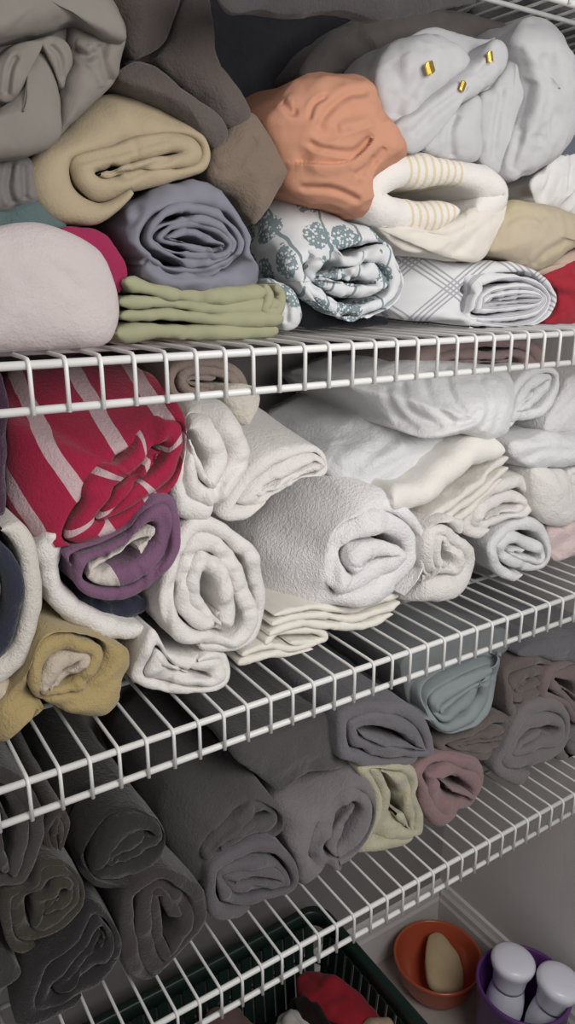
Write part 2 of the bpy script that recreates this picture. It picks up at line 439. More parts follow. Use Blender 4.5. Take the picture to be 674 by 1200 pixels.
# ------------------------------------------------------------------ middle shelf towels
TG, MG, BG = 'linens on the upper shelf', 'towels on the middle shelf', 'towels on the lower shelf'
def T(o, label, cat='towel', group=MG): return tag(o, label, cat, group)
WHITE = (222, 217, 212); COOL = (217, 217, 218); CREAM = (222, 214, 198)
def striped_pink():
    t = NT('pink_striped_terry'); x, y, z = t.xyz()
    x = t.math('ADD', t.math('ADD', t.math('MULTIPLY', x, .86), t.math('MULTIPLY', z, .51)), t.math('MULTIPLY', y, -.27)); x = t.math('ADD', x, t.math('MULTIPLY', t.noise(t.obj(), 18, 2), .25))
    u, v, _ = t.uv(); at_ = t.n('ShaderNodeAttribute', attribute_name='turn')
    f = t.mix(t.math('GREATER_THAN', at_.outputs['Fac'], .97), band(t, t.math('ADD', x, 40.35), 1.9, .1, .38), band(t, u, 2.4, .3, .42))
    return cloth_finish(t, t.mix(f, lin((156, 36, 66)), lin((194, 168, 172))), .8)
T(roll('rolled_towel', striped_pink(), [(9, 506, 2), (9, 470, 4), (14, 440, 5), (60, 424, 5.5), (134, 424, 4.5), (178, 436, 2.5), (203, 460, .8), (216, 486), (218, 521), (214, 551), (200, 577), (168, 598), (150, 620), (119, 637), (74, 647), (47, 640, .4), (28, 618, 1), (9, 592, 1.5)], 2.0, (165, 562),
       2.6, first=.30, face=[(190, 500), (216, 495), (218, 522), (214, 551), (200, 577), (166, 600), (145, 622), (110, 638), (76, 640), (78, 622), (104, 588), (110, 570), (139, 546), (166, 524)], core=(0.42, .02), seed=3, scale=1.6, amp=.07, start=(74, 640), tele=.12, wob=.2,
       cr=[('v', .12, 6, [(108, 574), (150, 560), (185, 535), (212, 505)])]),
  'bright pink towel with white stripes, rolled, above the purple towel')
T(bundle('towel', cloth((70, 40, 66)), [(-40, 430), (-5, 432), (9, 470), (8, 520), (8, 590), (-6, 606), (-45, 600)], 3.2, bulge=.6, seed=5),
  'dark plum towel at the left edge, left of the pink striped towel')
T(roll('rolled_towel', turn_cloth('purple_white_terry', (124, 82, 116), (200, 190, 182), 1.75, .9), [(76, 656), (85, 645), (119, 634), (150, 618), (163, 600), (182, 583), (202, 580), (212, 600), (213, 631), (208, 654), (192, 673), (175, 693), (158, 704), (125, 710), (101, 705), (86, 692)], 1.7, (128, 655),
       2.6, first=.26, core=(0.47, .02), seed=11, start=(80, 662), tele=.22, wob=.35, cr=[('v', .12, 4, [(190, 600), (196, 640), (176, 680)]), ('v', .07, 3, [(128, 668), (137, 690), (135, 705)]), ('v', .07, 3, [(160, 662), (168, 680), (164, 698)]), ('v', .1, 4, [(122, 645), (121, 662), (112, 682)])]),
  'purple towel rolled around a white inner face, below the pink striped towel')
e = empty('folded_towel', at(115, 740, 2.6))
strip('white_layer', cloth(WHITE), [(27, [(62, 628), (61, 660), (66, 690), (84, 715), (110, 732), (145, 742), (172, 742)])], 2.2, seed=12, parent=e, amp=.08, back=12)
o = strip('navy_layer', cloth((46, 50, 68)), [(26, [(84, 700), (118, 716), (150, 716), (172, 708)])], 2.9, seed=13, parent=e, amp=.05, back=12); o['label'] = 'navy blue inner layer'
T(e, 'white towel with navy blue inner layer, cradling the purple towel')
T(roll('rolled_towel', turn_cloth('navy_white_terry', (206, 200, 190), [(44, 48, 66), (200, 190, 176)], [.97, 1.95]), [(-25, 585), (15, 604), (42, 636), (52, 689), (46, 731), (30, 778), (0, 803), (-30, 812), (-75, 780), (-95, 700), (-70, 620)], 1.9, (-30, 690), 3.2, core=(0.26, .02), seed=14, start=(15, 604), flip=1),
  'rolled towel with white and navy blue rings at left edge of middle shelf')
T(roll('rolled_towel', turn_cloth('yellow_pale_terry', (172, 148, 92), (190, 174, 154), 2.05), [(33, 785), (45, 752), (60, 740), (89, 740), (128, 752), (157, 766), (160, 784), (150, 802), (146, 828), (131, 846), (104, 857), (62, 868), (18, 877), (-8, 872), (-6, 840), (14, 815)], 1.5, (66, 796),
       3, first=.34, face=[(33, 790), (45, 755), (75, 742), (105, 748), (125, 760), (113, 790), (80, 816), (50, 824), (36, 808)], core=(0.42, .02), seed=15, start=(18, 877), tele=.2, amp=.07,
       cr=[('v', .14, 5, [(40, 835), (90, 822), (130, 800), (155, 780)]), ('v', .08, 4, [(30, 860), (70, 842), (120, 838)])]),
  'mustard yellow towel with pale inside, rolled, at left end of middle shelf')
T(bundle('towel', cloth((196, 180, 158)), [(-20, 800), (15, 796), (32, 800), (29, 830), (12, 862), (-20, 868)], 2.4, bulge=.4, seed=16, cr=[('v', .1, 4, [(12, 802), (14, 850)])]),
  'pale cream towel edge left of the yellow rolled towel')
e = empty('rolled_towel', at(235, 812, 2.2))
roll('upper_fold', cloth(WHITE, .8), [(190, 690), (200, 660), (213, 632), (235, 611), (263, 613), (291, 631), (308, 648), (315, 673), (320, 701), (316, 727), (302, 752), (282, 764), (255, 764), (225, 764), (197, 764), (184, 740), (183, 712)], 1.8, (250, 712), 3.3, first=.26, core=(0.30, .02), seed=21, wob=.4, tele=.3, start=(232, 740), flip=-1, parent=e,
     cr=[('v', .12, 5, [(212, 656), (240, 654), (280, 654), (304, 642)]), ('v', .1, 4, [(206, 655), (225, 650), (246, 648), (262, 634)]), ('v', .1, 4, [(195, 762), (196, 720), (200, 690), (222, 668)]), ('v', .07, 3, [(270, 700), (290, 690), (304, 690)]), ('v', .07, 3, [(276, 718), (292, 716), (304, 712)]), ('v', .07, 3, [(264, 690), (272, 672), (284, 668)])])
roll('lower_fold', cloth(WHITE, .8), [(174, 742), (184, 738), (200, 763), (230, 763), (262, 765), (273, 772), (274, 795), (257, 810), (223, 816), (184, 812), (158, 802), (162, 776)], 1.7, (217, 788), 2, first=.4, core=(0.51, .02), seed=22, start=(235, 764), parent=e, cr=[('v', .14, 4, [(196, 766), (200, 785), (196, 800), (186, 806)]), ('v', .1, 4, [(206, 786), (222, 792), (250, 786)])])
T(e, 'plump white towel folded over and rolled, right of the yellow towel')
T(roll('rolled_towel', cloth(WHITE, .8), [(206, 566), (211, 529, .5), (214, 494, 1), (226, 468, 1.4), (261, 470, .8), (282, 496), (298, 522), (300, 540), (291, 570), (277, 603), (261, 612), (217, 609), (206, 588)], 2.1, (226, 526), 2.4, first=.45, core=(0.42, .02), seed=23, flip=1, start=(255, 607), tele=.14, wob=.25, cr=[('v', .12, 5, [(262, 600), (255, 582), (258, 562)]), ('v', .1, 4, [(258, 572), (270, 552), (297, 536)])]),
  'white towel in a loose roll, just right of the pink striped towel')
T(roll('rolled_towel', cloth(WHITE, .9), [(255, 606), (272, 575), (300, 545), (325, 530), (350, 524), (376, 527), (386, 545), (378, 559), (350, 564), (330, 578), (305, 598), (280, 612)], 2.9, (358, 549), 2.2, first=.4, core=(0.51, .02), seed=24, axis=(-.15, .33), start=(300, 600), back=12,
       cr=[('v', .12, 4, [(330, 578), (350, 556), (372, 552)])]), 'smooth white towel rolled up behind the loose white roll, spiral end facing right')
T(bundle('towel', cloth(CREAM), [(262, 470), (268, 452), (296, 452), (302, 468), (290, 497), (276, 490)], 3.6, bulge=.4, seed=25, back=10), 'small cream towel corner wedged between two white rolls under the upper shelf')
T(roll('rolled_towel', cloth((150, 132, 122)), [(203, 468), (198, 440), (212, 424), (250, 420), (280, 430), (292, 452), (285, 470), (245, 474)], 4.4, (240, 448), 2.5, seed=26), 'taupe towel rolled up behind the lip of the upper shelf')
T(roll('rolled_towel', cloth((228, 225, 226), 1.3), [(301, 640, 3.6), (306, 612, 4.4), (322, 588, 4.6), (351, 566, 4), (390, 556, 2.6), (430, 564, 1.3), (462, 580, .5), (490, 604), (500, 636), (496, 665), (483, 685), (462, 702), (425, 714), (385, 714, .8), (340, 716, 1.8), (312, 700, 2.8), (303, 670, 3.2)], 1.9, (440, 658),
       2.7, first=.30, face=[(391, 672), (394, 640), (404, 620), (430, 606), (458, 604), (484, 618), (499, 645), (490, 676), (470, 698), (434, 712), (402, 704)], core=(0.38, .02), seed=31, start=(474, 700), flip=-1, tele=.2, fine=.012, amp=.07,
       cr=[('v', .16, 5, [(392, 690), (392, 650), (404, 622), (432, 611), (462, 614)])]), 'large fluffy white towel, its thick rolled end facing forward, on cream folded sheets')
T(strip('folded_sheet', cloth((227, 222, 210), 0), [(8, [(322, 722), (369, 713), (415, 717), (440, 708), (467, 699)]), (8, [(319, 732), (369, 722), (415, 727), (451, 716), (468, 706)]), (9, [(316, 744), (351, 732), (387, 734), (430, 735), (461, 720)]),
       (9, [(311, 754), (330, 743), (352, 741), (376, 742), (384, 750), (366, 755), (340, 754)]), (9, [(284, 768), (316, 758), (345, 761), (372, 755)]), (9, [(280, 778), (318, 768), (345, 768), (368, 762)])], 2.4, seed=32, amp=.05, scale=.6),
  'cream flat sheet folded in thin layers, under the large fluffy white towel', 'sheet')
T(bundle('towel', cloth((212, 214, 216), .8), [(383, 527, 2.5), (408, 491, 4), (441, 485, 3), (463, 498, 2), (490, 508, 1.2), (545, 518, .5), (540, 533, .3), (521, 551), (492, 580), (450, 584, .4), (401, 568, 1.5), (380, 549, 2)], 3.0, bulge=.8, seed=33, amp=.1, axis=(0, .1), back=12,
       cr=[('v', .12, 7, [(405, 560), (440, 530), (470, 508)]), ('v', .1, 7, [(430, 568), (470, 540), (520, 520)]), ('v', .1, 6, [(455, 575), (492, 548), (530, 524)]), ('r', .08, 8, [(395, 545), (425, 515), (450, 495)])]),
  'ribbed white bath towel draped over, above the large fluffy towel')
e = empty('folded_cloth', at(500, 612, 2.6))
strip('top_fold', cloth((228, 224, 216), .5), [(36, [(462, 590), (500, 580), (535, 553), (560, 533), (592, 528)])], 2.0, seed=34, parent=e, amp=.05, back=5)
strip('lower_layers', cloth((220, 214, 204), .5), [(9, [(503, 614), (535, 588), (562, 566), (594, 536)]), (9, [(512, 617), (545, 592), (570, 572), (594, 548)]), (9, [(524, 620), (548, 602), (572, 580), (590, 562)])], 2.3, seed=35, parent=e, amp=.05, back=5)
T(e, 'smooth white cloth folded flat, its layered edge slanting down to the fluffy towel', 'cloth')
T(bundle('towel', cloth(COOL, .7), [(408, 452, 3), (425, 438, 3.5), (454, 430, 3), (500, 424, 2), (552, 426, 1.2), (592, 436, .6), (600, 470), (592, 506), (566, 516), (539, 507), (499, 512), (467, 504, 1), (448, 486, 2)], 2.8, (545, 488), bulge=1.0, seed=36, back=12, amp=.08,
       cr=[('v', .13, 5, [(470, 445), (480, 480), (520, 502)]), ('v', .12, 5, [(495, 436), (505, 470), (535, 498)]), ('v', .12, 5, [(520, 430), (530, 465), (548, 492)]), ('v', .14, 4, [(536, 497), (552, 492), (565, 478)]), ('v', .15, 5, [(560, 440), (574, 475), (566, 505)]), ('v', .1, 5, [(578, 445), (585, 480), (578, 508)]), ('v', .1, 5, [(450, 452), (462, 482), (490, 504)])]),
  'white ribbed towel with gathered folds, tucked right under the upper shelf lip')
T(roll('rolled_towel', cloth(COOL, .8), [(594, 504), (594, 480), (604, 449), (622, 432), (648, 430), (656, 448), (648, 478), (626, 501)], 2.8, (626, 460), 2.3, core=(0.51, .02), seed=37, first=.4), 'narrow white towel roll standing on edge under the upper shelf, near the right side')
T(bundle('towel', cloth((214, 212, 214)), [(640, 490), (655, 462), (668, 440), (700, 436), (705, 488), (672, 506), (640, 508)], 3.2, bulge=.7, seed=38, cr=[('v', .1, 5, [(650, 492), (672, 470), (690, 450)])]), 'white towel at right edge directly under the upper shelf lip')
T(bundle('towel', cloth(COOL, .8), [(597, 519), (623, 510), (659, 507), (705, 508), (705, 548), (674, 545), (650, 548), (619, 549), (601, 538)], 2.5, bulge=.8, seed=39, cr=[('v', .1, 5, [(610, 540), (640, 528), (675, 530)])]), 'white towel folded lengthwise at right edge, second from the top')
T(bundle('towel', cloth(WHITE), [(622, 552), (645, 548), (662, 550), (668, 580), (670, 606), (655, 616), (637, 613), (626, 598)], 2.3, bulge=.8, seed=40), 'upright smooth white towel fold above the small pale pink towel')
T(roll('rolled_towel', cloth(WHITE), [(666, 556), (690, 546), (712, 560), (712, 600), (690, 612), (672, 608)], 2.3, None, 2.4, seed=41), 'white rolled towel cut by the right edge of the picture, middle shelf')
T(roll('rolled_towel', cloth(WHITE), [(542, 625), (546, 600), (562, 580), (590, 563), (614, 558), (628, 572), (630, 594), (620, 606), (600, 613), (586, 622), (566, 632)], 2.4, (588, 598), 2.2, core=(.42, .02), seed=42, first=.45, wob=.4, axis=(.15, .05)), 'white terry towel roll with small dark centre hollow, third row at right')
T(roll('rolled_towel', cloth(COOL), [(572, 640), (582, 626), (600, 615), (620, 609), (637, 614), (645, 634), (645, 658), (632, 675), (602, 683), (580, 672), (572, 655)], 2.3, (620, 652), 2.5, core=(0.42, .02), seed=43, first=.36, wob=.4, axis=(.2, 0)), 'small round white towel roll resting on the wires at right')
T(roll('rolled_towel', cloth(WHITE, 1.2), [(496, 618, .8), (512, 606, .6), (535, 606), (558, 618), (572, 634), (571, 661), (556, 692), (539, 704), (504, 708), (476, 707, .8), (476, 690, 1.2), (490, 664, 1.2)], 1.5, (520, 646), 2.6, first=.36, face=[(502, 624), (526, 614), (543, 630), (547, 652), (536, 671), (512, 678), (500, 670)], core=(0.34, .02), seed=44, wob=.45, start=(545, 632), flip=-1), 'white towel with a thick outer flap, rolled beside the large fluffy towel')
T(bundle('towel', cloth((214, 190, 188)), [(641, 618), (660, 616), (700, 606), (700, 652), (674, 650), (647, 656)], 2.6, bulge=.5, seed=45, cr=[('v', .25, 7, [(650, 650), (662, 636), (690, 622)])]), 'pale pink towel at right end of the middle shelf')
T(roll('rolled_towel', cloth((150, 124, 120)), [(490, 450), (492, 418), (520, 402), (570, 396), (620, 398), (640, 415), (640, 440), (600, 452)], 5.0, None, 2.5, seed=46, back=13), 'dusty brown pink towel roll seen through the upper shelf lip')

# ------------------------------------------------------------------ upper shelf linens
def TT(o, label, cat='linen'): return tag(o, label, cat, TG)
TT(bundle('rolled_blanket', cloth((196, 184, 183), .5), [(-60, 275), (0, 263), (48, 261), (88, 275), (118, 298), (136, 340), (138, 382), (118, 406), (60, 412), (0, 415), (-60, 418)], 1.6, (20, 350), bulge=1.0, seed=51, amp=.06, scale=2,
   cr=[('v', .05, 8, [(30, 300), (60, 312), (100, 345)])]), 'large smooth pale pinkish white roll at left end of upper shelf', 'blanket')
TT(bundle('folded_cloth', cloth((168, 34, 82), .5), [(70, 268), (95, 264), (122, 272), (146, 302), (151, 326), (140, 346), (128, 330), (108, 300)], 2.4, bulge=.3, seed=52, back=12), 'magenta cloth edge peeking out behind the pale pinkish white roll', 'cloth')
gs = cloth((134, 127, 119), .2)
TT(join('folded_sheet', gs, [
    bundle('f', gs, [(-50, -30), (60, -40), (115, -12), (138, 18), (147, 45), (130, 95), (86, 143), (67, 158), (34, 178), (0, 186), (-50, 190)], 2.7, bulge=.5, seed=53),
    bundle('f', gs, [(-50, -30), (60, -42), (115, -14), (138, 16), (149, 44), (140, 53), (120, 49), (104, 39), (86, 29), (62, 38), (30, 46), (0, 49), (-50, 52)], 1.7, bulge=.9, seed=531, fine=.003, back=6),
    bundle('f', gs, [(84, 30), (104, 36), (122, 46), (147, 45), (143, 68), (132, 98), (110, 119), (86, 145), (67, 161), (67, 125), (71, 100), (82, 75), (78, 50)], 2.2, bulge=.6, seed=532, fine=.003, back=6, cr=[('v', .2, 6, [(118, 50), (122, 76), (131, 99)]), ('v', .15, 5, [(84, 58), (102, 66), (114, 60)])]),
    bundle('f', gs, [(28, 66), (45, 57), (58, 60), (65, 76), (69, 100), (67, 160), (36, 182), (6, 189), (-40, 192), (-50, 150), (0, 125), (12, 116), (24, 100)], 1.9, bulge=.6, seed=533, fine=.003, back=6),
    bundle('f', gs, [(0, 65), (12, 54), (40, 48), (62, 44), (78, 52), (84, 72), (78, 86), (71, 102), (66, 78), (52, 62), (34, 63), (27, 80), (20, 105), (8, 119), (-6, 112), (-12, 85)], 1.8, (45, 54), bulge=.35, seed=534, fine=.003, back=5, cr=[('v', .14, 3.5, [(58, 52), (70, 66), (74, 94)]), ('v', .12, 3.5, [(20, 64), (12, 82), (8, 112)])])]),
   'warm grey sheet bunched up in loose draped folds, top left corner', 'sheet')
TT(bundle('folded_cloth', cloth((118, 114, 112), .3), [(-30, 192), (5, 188), (32, 182), (42, 208), (46, 236), (20, 244), (-30, 244)], 2.8, bulge=.4, seed=54, ridg=.08, cr=[('v', .15, 4, [(14, 190), (10, 220), (16, 240)]), ('v', .12, 4, [(28, 190), (30, 235)])]), 'dim grey cloth hanging below the draped grey sheet', 'cloth')
TT(bundle('folded_towel', cloth((84, 104, 106), .7), [(-40, 242), (10, 240), (46, 234), (70, 252), (74, 268), (40, 276), (-40, 280)], 2.9, bulge=.4, seed=55), 'dark teal towel squeezed above the pale pinkish white roll', 'towel')
TT(roll('rolled_blanket', cloth((172, 154, 122), .35), [(37, 190, .3), (58, 166, .5), (86, 145, .6), (107, 120, .8), (131, 105, .8), (160, 107, .8), (190, 120, .6), (217, 138, .4), (240, 157), (249, 176), (245, 197), (225, 207), (195, 217), (165, 228), (140, 246), (118, 262), (95, 264), (68, 257), (48, 240), (38, 215)], 2.3, (160, 192),
   2.2, first=.42, face=[(86, 186), (98, 178), (131, 172), (178, 160), (205, 154), (232, 160), (244, 178), (240, 196), (205, 210), (160, 222), (125, 237), (102, 226), (88, 208)], core=(0.61, .02), seed=56, start=(150, 236), tele=.1, amp=.06, scale=2, fine=.003, wob=.15, flip=1,
   cr=[('v', .22, 4, [(88, 190), (131, 181), (178, 167), (200, 163)]), ('v', .2, 6, [(128, 196), (141, 206), (155, 204)]), ('v', .2, 4, [(150, 208), (175, 196), (202, 184)])]),
   'beige blanket rolled flat, above the blue grey rolled sheet', 'blanket')
tp = cloth((92, 81, 77), .9)
TT(join('folded_blanket', tp, [
    bundle('f', tp, [(118, -20), (170, -40), (230, -30), (244, 20), (246, 60), (268, 105), (290, 130), (285, 146), (266, 164), (248, 172), (215, 140), (160, 108), (140, 92), (150, 55), (140, 20)], 3.8, bulge=.4, seed=57),
    bundle('f', tp, [(112, -20), (160, -40), (212, -30), (210, 10), (198, 42), (186, 58), (160, 68), (148, 58), (140, 25)], 3.0, bulge=.7, seed=571, back=8),
    bundle('f', tp, [(213, 0), (228, -25), (242, 0), (246, 60), (268, 105), (291, 130), (287, 148), (266, 152), (230, 124), (184, 77), (188, 58), (202, 38)], 2.8, bulge=.8, seed=572, back=8),
    bundle('f', tp, [(138, 92), (158, 72), (182, 77), (230, 120), (262, 148), (262, 166), (246, 174), (215, 142), (160, 110)], 2.7, bulge=.6, seed=573, back=8)]),
   'dark taupe plush blanket bundled behind the beige roll', 'blanket')
TT(bundle('folded_blanket', cloth((124, 106, 90), .7), [(246, 178), (256, 158), (290, 131), (312, 156), (336, 190), (342, 208), (326, 224), (312, 248), (297, 264), (284, 250), (270, 230), (246, 214)], 2.9, bulge=.7, seed=58, cr=[('v', .06, 6, [(250, 200), (275, 195), (300, 160)])]), 'light brown plush blanket end beside the orange cloth', 'blanket')
TT(roll('rolled_sheet', cloth((128, 128, 142), .1), [(122, 255, .8), (132, 238, .9), (166, 225, .6), (200, 211, .5), (243, 211, .3), (270, 228), (287, 252), (294, 279), (291, 298), (306, 312, .3), (310, 332, .4), (300, 344, .5), (268, 347, .4), (227, 343, .3), (193, 338, .2), (162, 322, .3), (146, 300, .6), (128, 280, .8)], 1.9, (226, 284),
   5.2, first=.2, face=[(160, 280), (172, 256), (200, 244), (245, 238), (272, 252), (288, 280), (284, 300), (268, 313), (231, 321), (195, 314), (170, 300)], core=(0.51, .02), seed=61, wr=.05, wob=.75, tele=.22, fine=.003, start=(160, 310), flip=-1, N=120,
   cr=[('v', .12, 5, [(131, 240), (146, 262), (160, 254), (160, 238)]), ('v', .12, 4, [(160, 300), (200, 322), (245, 320), (288, 300)]), ('v', .08, 4, [(130, 282), (160, 296)])]),
   'blue grey sheet rolled with many thin layers, on the light green pile', 'sheet')
TT(strip('folded_sheet', cloth((158, 158, 122), .1), [(19, [(146, 330), (200, 344), (255, 348), (312, 342)]), (17, [(140, 354), (200, 355), (262, 362), (330, 356)]), (16, [(142, 371), (200, 368), (250, 374), (330, 374)]), (19, [(138, 391), (180, 388), (240, 390), (326, 388)]), (9, [(312, 334), (318, 348), (312, 362), (326, 366), (334, 346), (324, 334)])], 2.0, seed=62, amp=.11, scale=1.3),
   'light green sheets folded in a flat pile on the upper shelf', 'sheet')
TT(bundle('satin_sheet', cloth((206, 140, 108), 0, .06), [(312, 137), (335, 102), (366, 86), (416, 88), (438, 104), (446, 136), (466, 164), (471, 184), (446, 197), (428, 216), (426, 254), (395, 245), (343, 222), (336, 195), (320, 162)], 2.6, (390, 160), bulge=1.3, seed=63, amp=.12, fine=.002, ridg=.06, rscale=1.0, rdir=(1, 0, .6),
   cr=[('v', .22, 5, [(372, 152), (382, 133), (406, 112), (434, 107)]), ('v', .14, 3, [(362, 140), (368, 122), (384, 112)]), ('v', .2, 4, [(360, 166), (378, 174), (415, 178), (436, 162)]), ('s', .2, 6, [(440, 158), (425, 178), (400, 192), (345, 190)]), ('v', .15, 4, [(330, 118), (342, 132), (348, 128)]), ('v', .15, 4, [(440, 182), (430, 195), (415, 206)]), ('v', .12, 4, [(452, 172), (438, 192), (426, 210)]), ('v', .12, 4, [(350, 220), (390, 222), (424, 236)]), ('r', .12, 7, [(395, 150), (430, 140), (440, 120)])]),
   'orange satin sheet crumpled in a ball, above the floral roll', 'sheet')
def floral():
    t = NT('floral_print_cotton'); base = lin((212, 214, 216)); ink = lin((84, 112, 118)); u = t.obj()
    v1 = t.n('ShaderNodeTexVoronoi'); v1.inputs['Scale'].default_value = 30; v1.inputs['Randomness'].default_value = .55; t.l(u, v1.inputs['Vector'])
    blob = t.math('LESS_THAN', t.math('ADD', v1.outputs['Distance'], t.math('MULTIPLY', t.noise(u, 160, 2), .22)), .56)
    v2 = t.n('ShaderNodeTexVoronoi'); v2.inputs['Scale'].default_value = 300; t.l(u, v2.inputs['Vector'])
    leaf = t.math('MULTIPLY', blob, t.math('GREATER_THAN', v2.outputs['Distance'], .40))
    wv = t.n('ShaderNodeTexWave'); wv.inputs['Scale'].default_value = 9; wv.inputs['Distortion'].default_value = 5; wv.inputs['Detail'].default_value = 2; wv.inputs['Detail Scale'].default_value = 1.5; t.l(u, wv.inputs['Vector'])
    st = t.math('MULTIPLY', t.math('GREATER_THAN', wv.outputs[1], .985), t.math('LESS_THAN', v1.outputs['Distance'], .75))
    f = t.math('MULTIPLY', t.math('MAXIMUM', leaf, st), .8)
    return cloth_finish(t, t.mix(f, base, ink), .05)
fl = floral()
TT(roll('rolled_sheet', fl, [(299, 285, 1.2), (302, 265, 1.8), (314, 246, 2), (327, 225, 2), (342, 221, 1.8), (367, 231, 1.4), (393, 243, .9), (420, 256, .5), (446, 270), (458, 284), (464, 306), (470, 330), (464, 350), (444, 367), (410, 375), (382, 365), (360, 346), (347, 328), (332, 331, .5), (312, 319, .9)], 2.2, (412, 330),
   3.2, first=.26, face=[(347, 310), (360, 301), (385, 298), (420, 290), (452, 284), (466, 308), (470, 330), (462, 350), (440, 366), (410, 373), (382, 362), (360, 344), (350, 328)], core=(0.51, .02), seed=64, wr=.06, wob=.5, tele=.22, start=(352, 300), flip=-1, fine=.003,
   cr=[('v', .2, 4, [(346, 316), (360, 303), (400, 297), (436, 282)]), ('v', .15, 4, [(418, 336), (425, 310), (432, 292)]), ('v', .12, 4, [(362, 330), (390, 350), (420, 356), (440, 340)])]),
   'white sheet with blue green floral print, rolled, middle of the upper shelf', 'sheet')
TT(bundle('folded_sheet', fl, [(313, 328), (329, 333), (343, 342), (354, 364), (347, 381), (331, 386), (322, 360)], 2.8, bulge=.5, seed=65, back=11, cr=[('v', .12, 4, [(326, 340), (336, 360), (336, 380)])]), 'small floral printed cloth end hanging beside the light green pile', 'sheet')
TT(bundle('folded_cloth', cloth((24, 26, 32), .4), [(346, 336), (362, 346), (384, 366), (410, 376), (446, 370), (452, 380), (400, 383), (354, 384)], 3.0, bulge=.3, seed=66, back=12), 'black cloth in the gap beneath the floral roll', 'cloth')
def cream_striped():
    t = NT('cream_striped_cotton'); x = t.n('ShaderNodeSeparateXYZ'); t.l(t.obj(), x.inputs[0]); d = t.math("DIVIDE", x.outputs[0], S)
    z = t.math('DIVIDE', x.outputs[2], S); d = t.math('ADD', d, t.math('MULTIPLY', z, .12))
    zone = t.math('MULTIPLY', t.math('GREATER_THAN', d, -1.5), t.math('LESS_THAN', d, 1.5))
    f = t.math('MULTIPLY', zone, band(t, d, .36, .2, .58))
    return cloth_finish(t, t.mix(f, lin((222, 218, 214)), lin((212, 198, 166))), .5)
TT(strip('folded_blanket', cream_striped(), [(36, [(562, 246), (586, 238), (592, 225), (574, 212), (545, 203), (515, 199), (482, 199), (455, 209), (443, 228), (455, 246), (485, 252), (515, 254), (540, 247)])], 2.0, seed=67, amp=.05, back=9, n=140),
   'white blanket with cream woven stripes, folded over into a loop', 'blanket')
TT(bundle('folded_sheet', cloth((222, 214, 202), .2), [(435, 262), (465, 267), (507, 265), (537, 252), (550, 243), (592, 236), (590, 254), (575, 290), (560, 306), (533, 305), (500, 298), (473, 298), (456, 283)], 2.5, (525, 280), bulge=.6, seed=68, fine=.002,
   cr=[('s', .14, 6, [(456, 274), (488, 288), (520, 300), (556, 308)]), ('v', .06, 5, [(530, 300), (552, 280), (580, 250)]), ('v', .05, 4, [(480, 272), (520, 272), (560, 255)])]),
   'creamy white sheet folded flat, between the striped blanket and grey lattice sheet', 'sheet')
def lattice():
    t = NT('grey_lattice_cotton'); x, y, z = t.xyz(); u, v, _ = t.uv(); at_ = t.n('ShaderNodeAttribute', attribute_name='turn')
    def tri(x, per=2.9, w_=.034):
        r = None
        for c in (.06, .14, .22, .30):
            q = band(t, x, per, c, c + w_); r = q if r is None else t.math('MAXIMUM', r, q)
        return r
    xx = t.math('ADD', x, t.math('MULTIPLY', y, -.85)); zz = t.math('ADD', z, t.math('MULTIPLY', y, .25))
    a = tri(t.math('ADD', t.math('ADD', t.math('MULTIPLY', xx, .62), zz), 60.9)); c = tri(t.math('ADD', t.math('SUBTRACT', t.math('MULTIPLY', xx, .62), zz), 61.3))
    e = tri(t.math('ADD', v, 50), .75, .06); f = t.mix(t.math('GREATER_THAN', at_.outputs['Fac'], 1.0), t.math('MAXIMUM', a, c), e)
    return cloth_finish(t, t.mix(t.math('MULTIPLY', f, .6), lin((216, 216, 219)), lin((112, 112, 120))), .05, .06)
TT(roll('rolled_sheet', lattice(), [(448, 371, 1.2), (452, 335, 2), (457, 292, 2.6), (473, 292, 2.4), (505, 300, 1.8), (548, 305, 1), (585, 304, .4), (615, 309), (636, 322), (651, 345), (648, 363), (635, 379), (600, 386), (544, 387, .2), (500, 386, .8), (461, 384, 1.2)], 2.0, (598, 352),
   4.6, first=.14, face=[(546, 380), (552, 356), (566, 336), (590, 322), (620, 322), (640, 334), (649, 350), (644, 366), (630, 379), (600, 385), (566, 385)], core=(0.59, .02), seed=69, wr=.03, wob=.5, tele=.12, start=(546, 378), flip=-1, fine=.002, N=130),
   'white sheet with grey crossed line lattice, rolled, on right half of upper shelf', 'sheet')
def stained():
    t = NT('stained_beige_cotton'); n = t.noise(t.obj(), 16, 3); f = t.math('MULTIPLY', t.math('SUBTRACT', n, .45), 3); f.node.use_clamp = True
    return cloth_finish(t, t.mix(f, lin((188, 175, 154)), lin((180, 171, 130))), .3)
TT(bundle('folded_cloth', stained(), [(573, 289), (586, 256), (597, 236), (634, 238), (668, 250), (705, 262), (705, 290), (674, 290), (642, 311), (625, 317), (598, 308), (578, 299)], 2.4, (622, 275), bulge=.9, seed=70, fine=.003,
   cr=[('v', .1, 5, [(590, 262), (612, 250), (640, 256)]), ('v', .1, 4, [(625, 312), (640, 296), (668, 280)])]), 'tan cloth with a yellowish green stain, above the grey lattice sheet', 'cloth')
TT(bundle('folded_cloth', cloth((196, 168, 148), .3), [(626, 318), (644, 311), (674, 291), (705, 292), (705, 308), (670, 306), (640, 322)], 2.7, bulge=.3, seed=71, back=11), 'thin pinkish beige cloth edge between the tan and red cloths', 'cloth')
TT(bundle('folded_cloth', cloth((178, 34, 50), .5), [(638, 324), (655, 313), (674, 305), (712, 304), (712, 382), (642, 382), (652, 362), (654, 345)], 2.5, (685, 345), bulge=.5, seed=72, cr=[('v', .1, 5, [(654, 345), (670, 350), (680, 372)]), ('v', .08, 5, [(650, 328), (674, 326)])]), 'bright red cloth at right end of upper shelf', 'cloth')
tm = cloth((192, 191, 194), .05, .05)
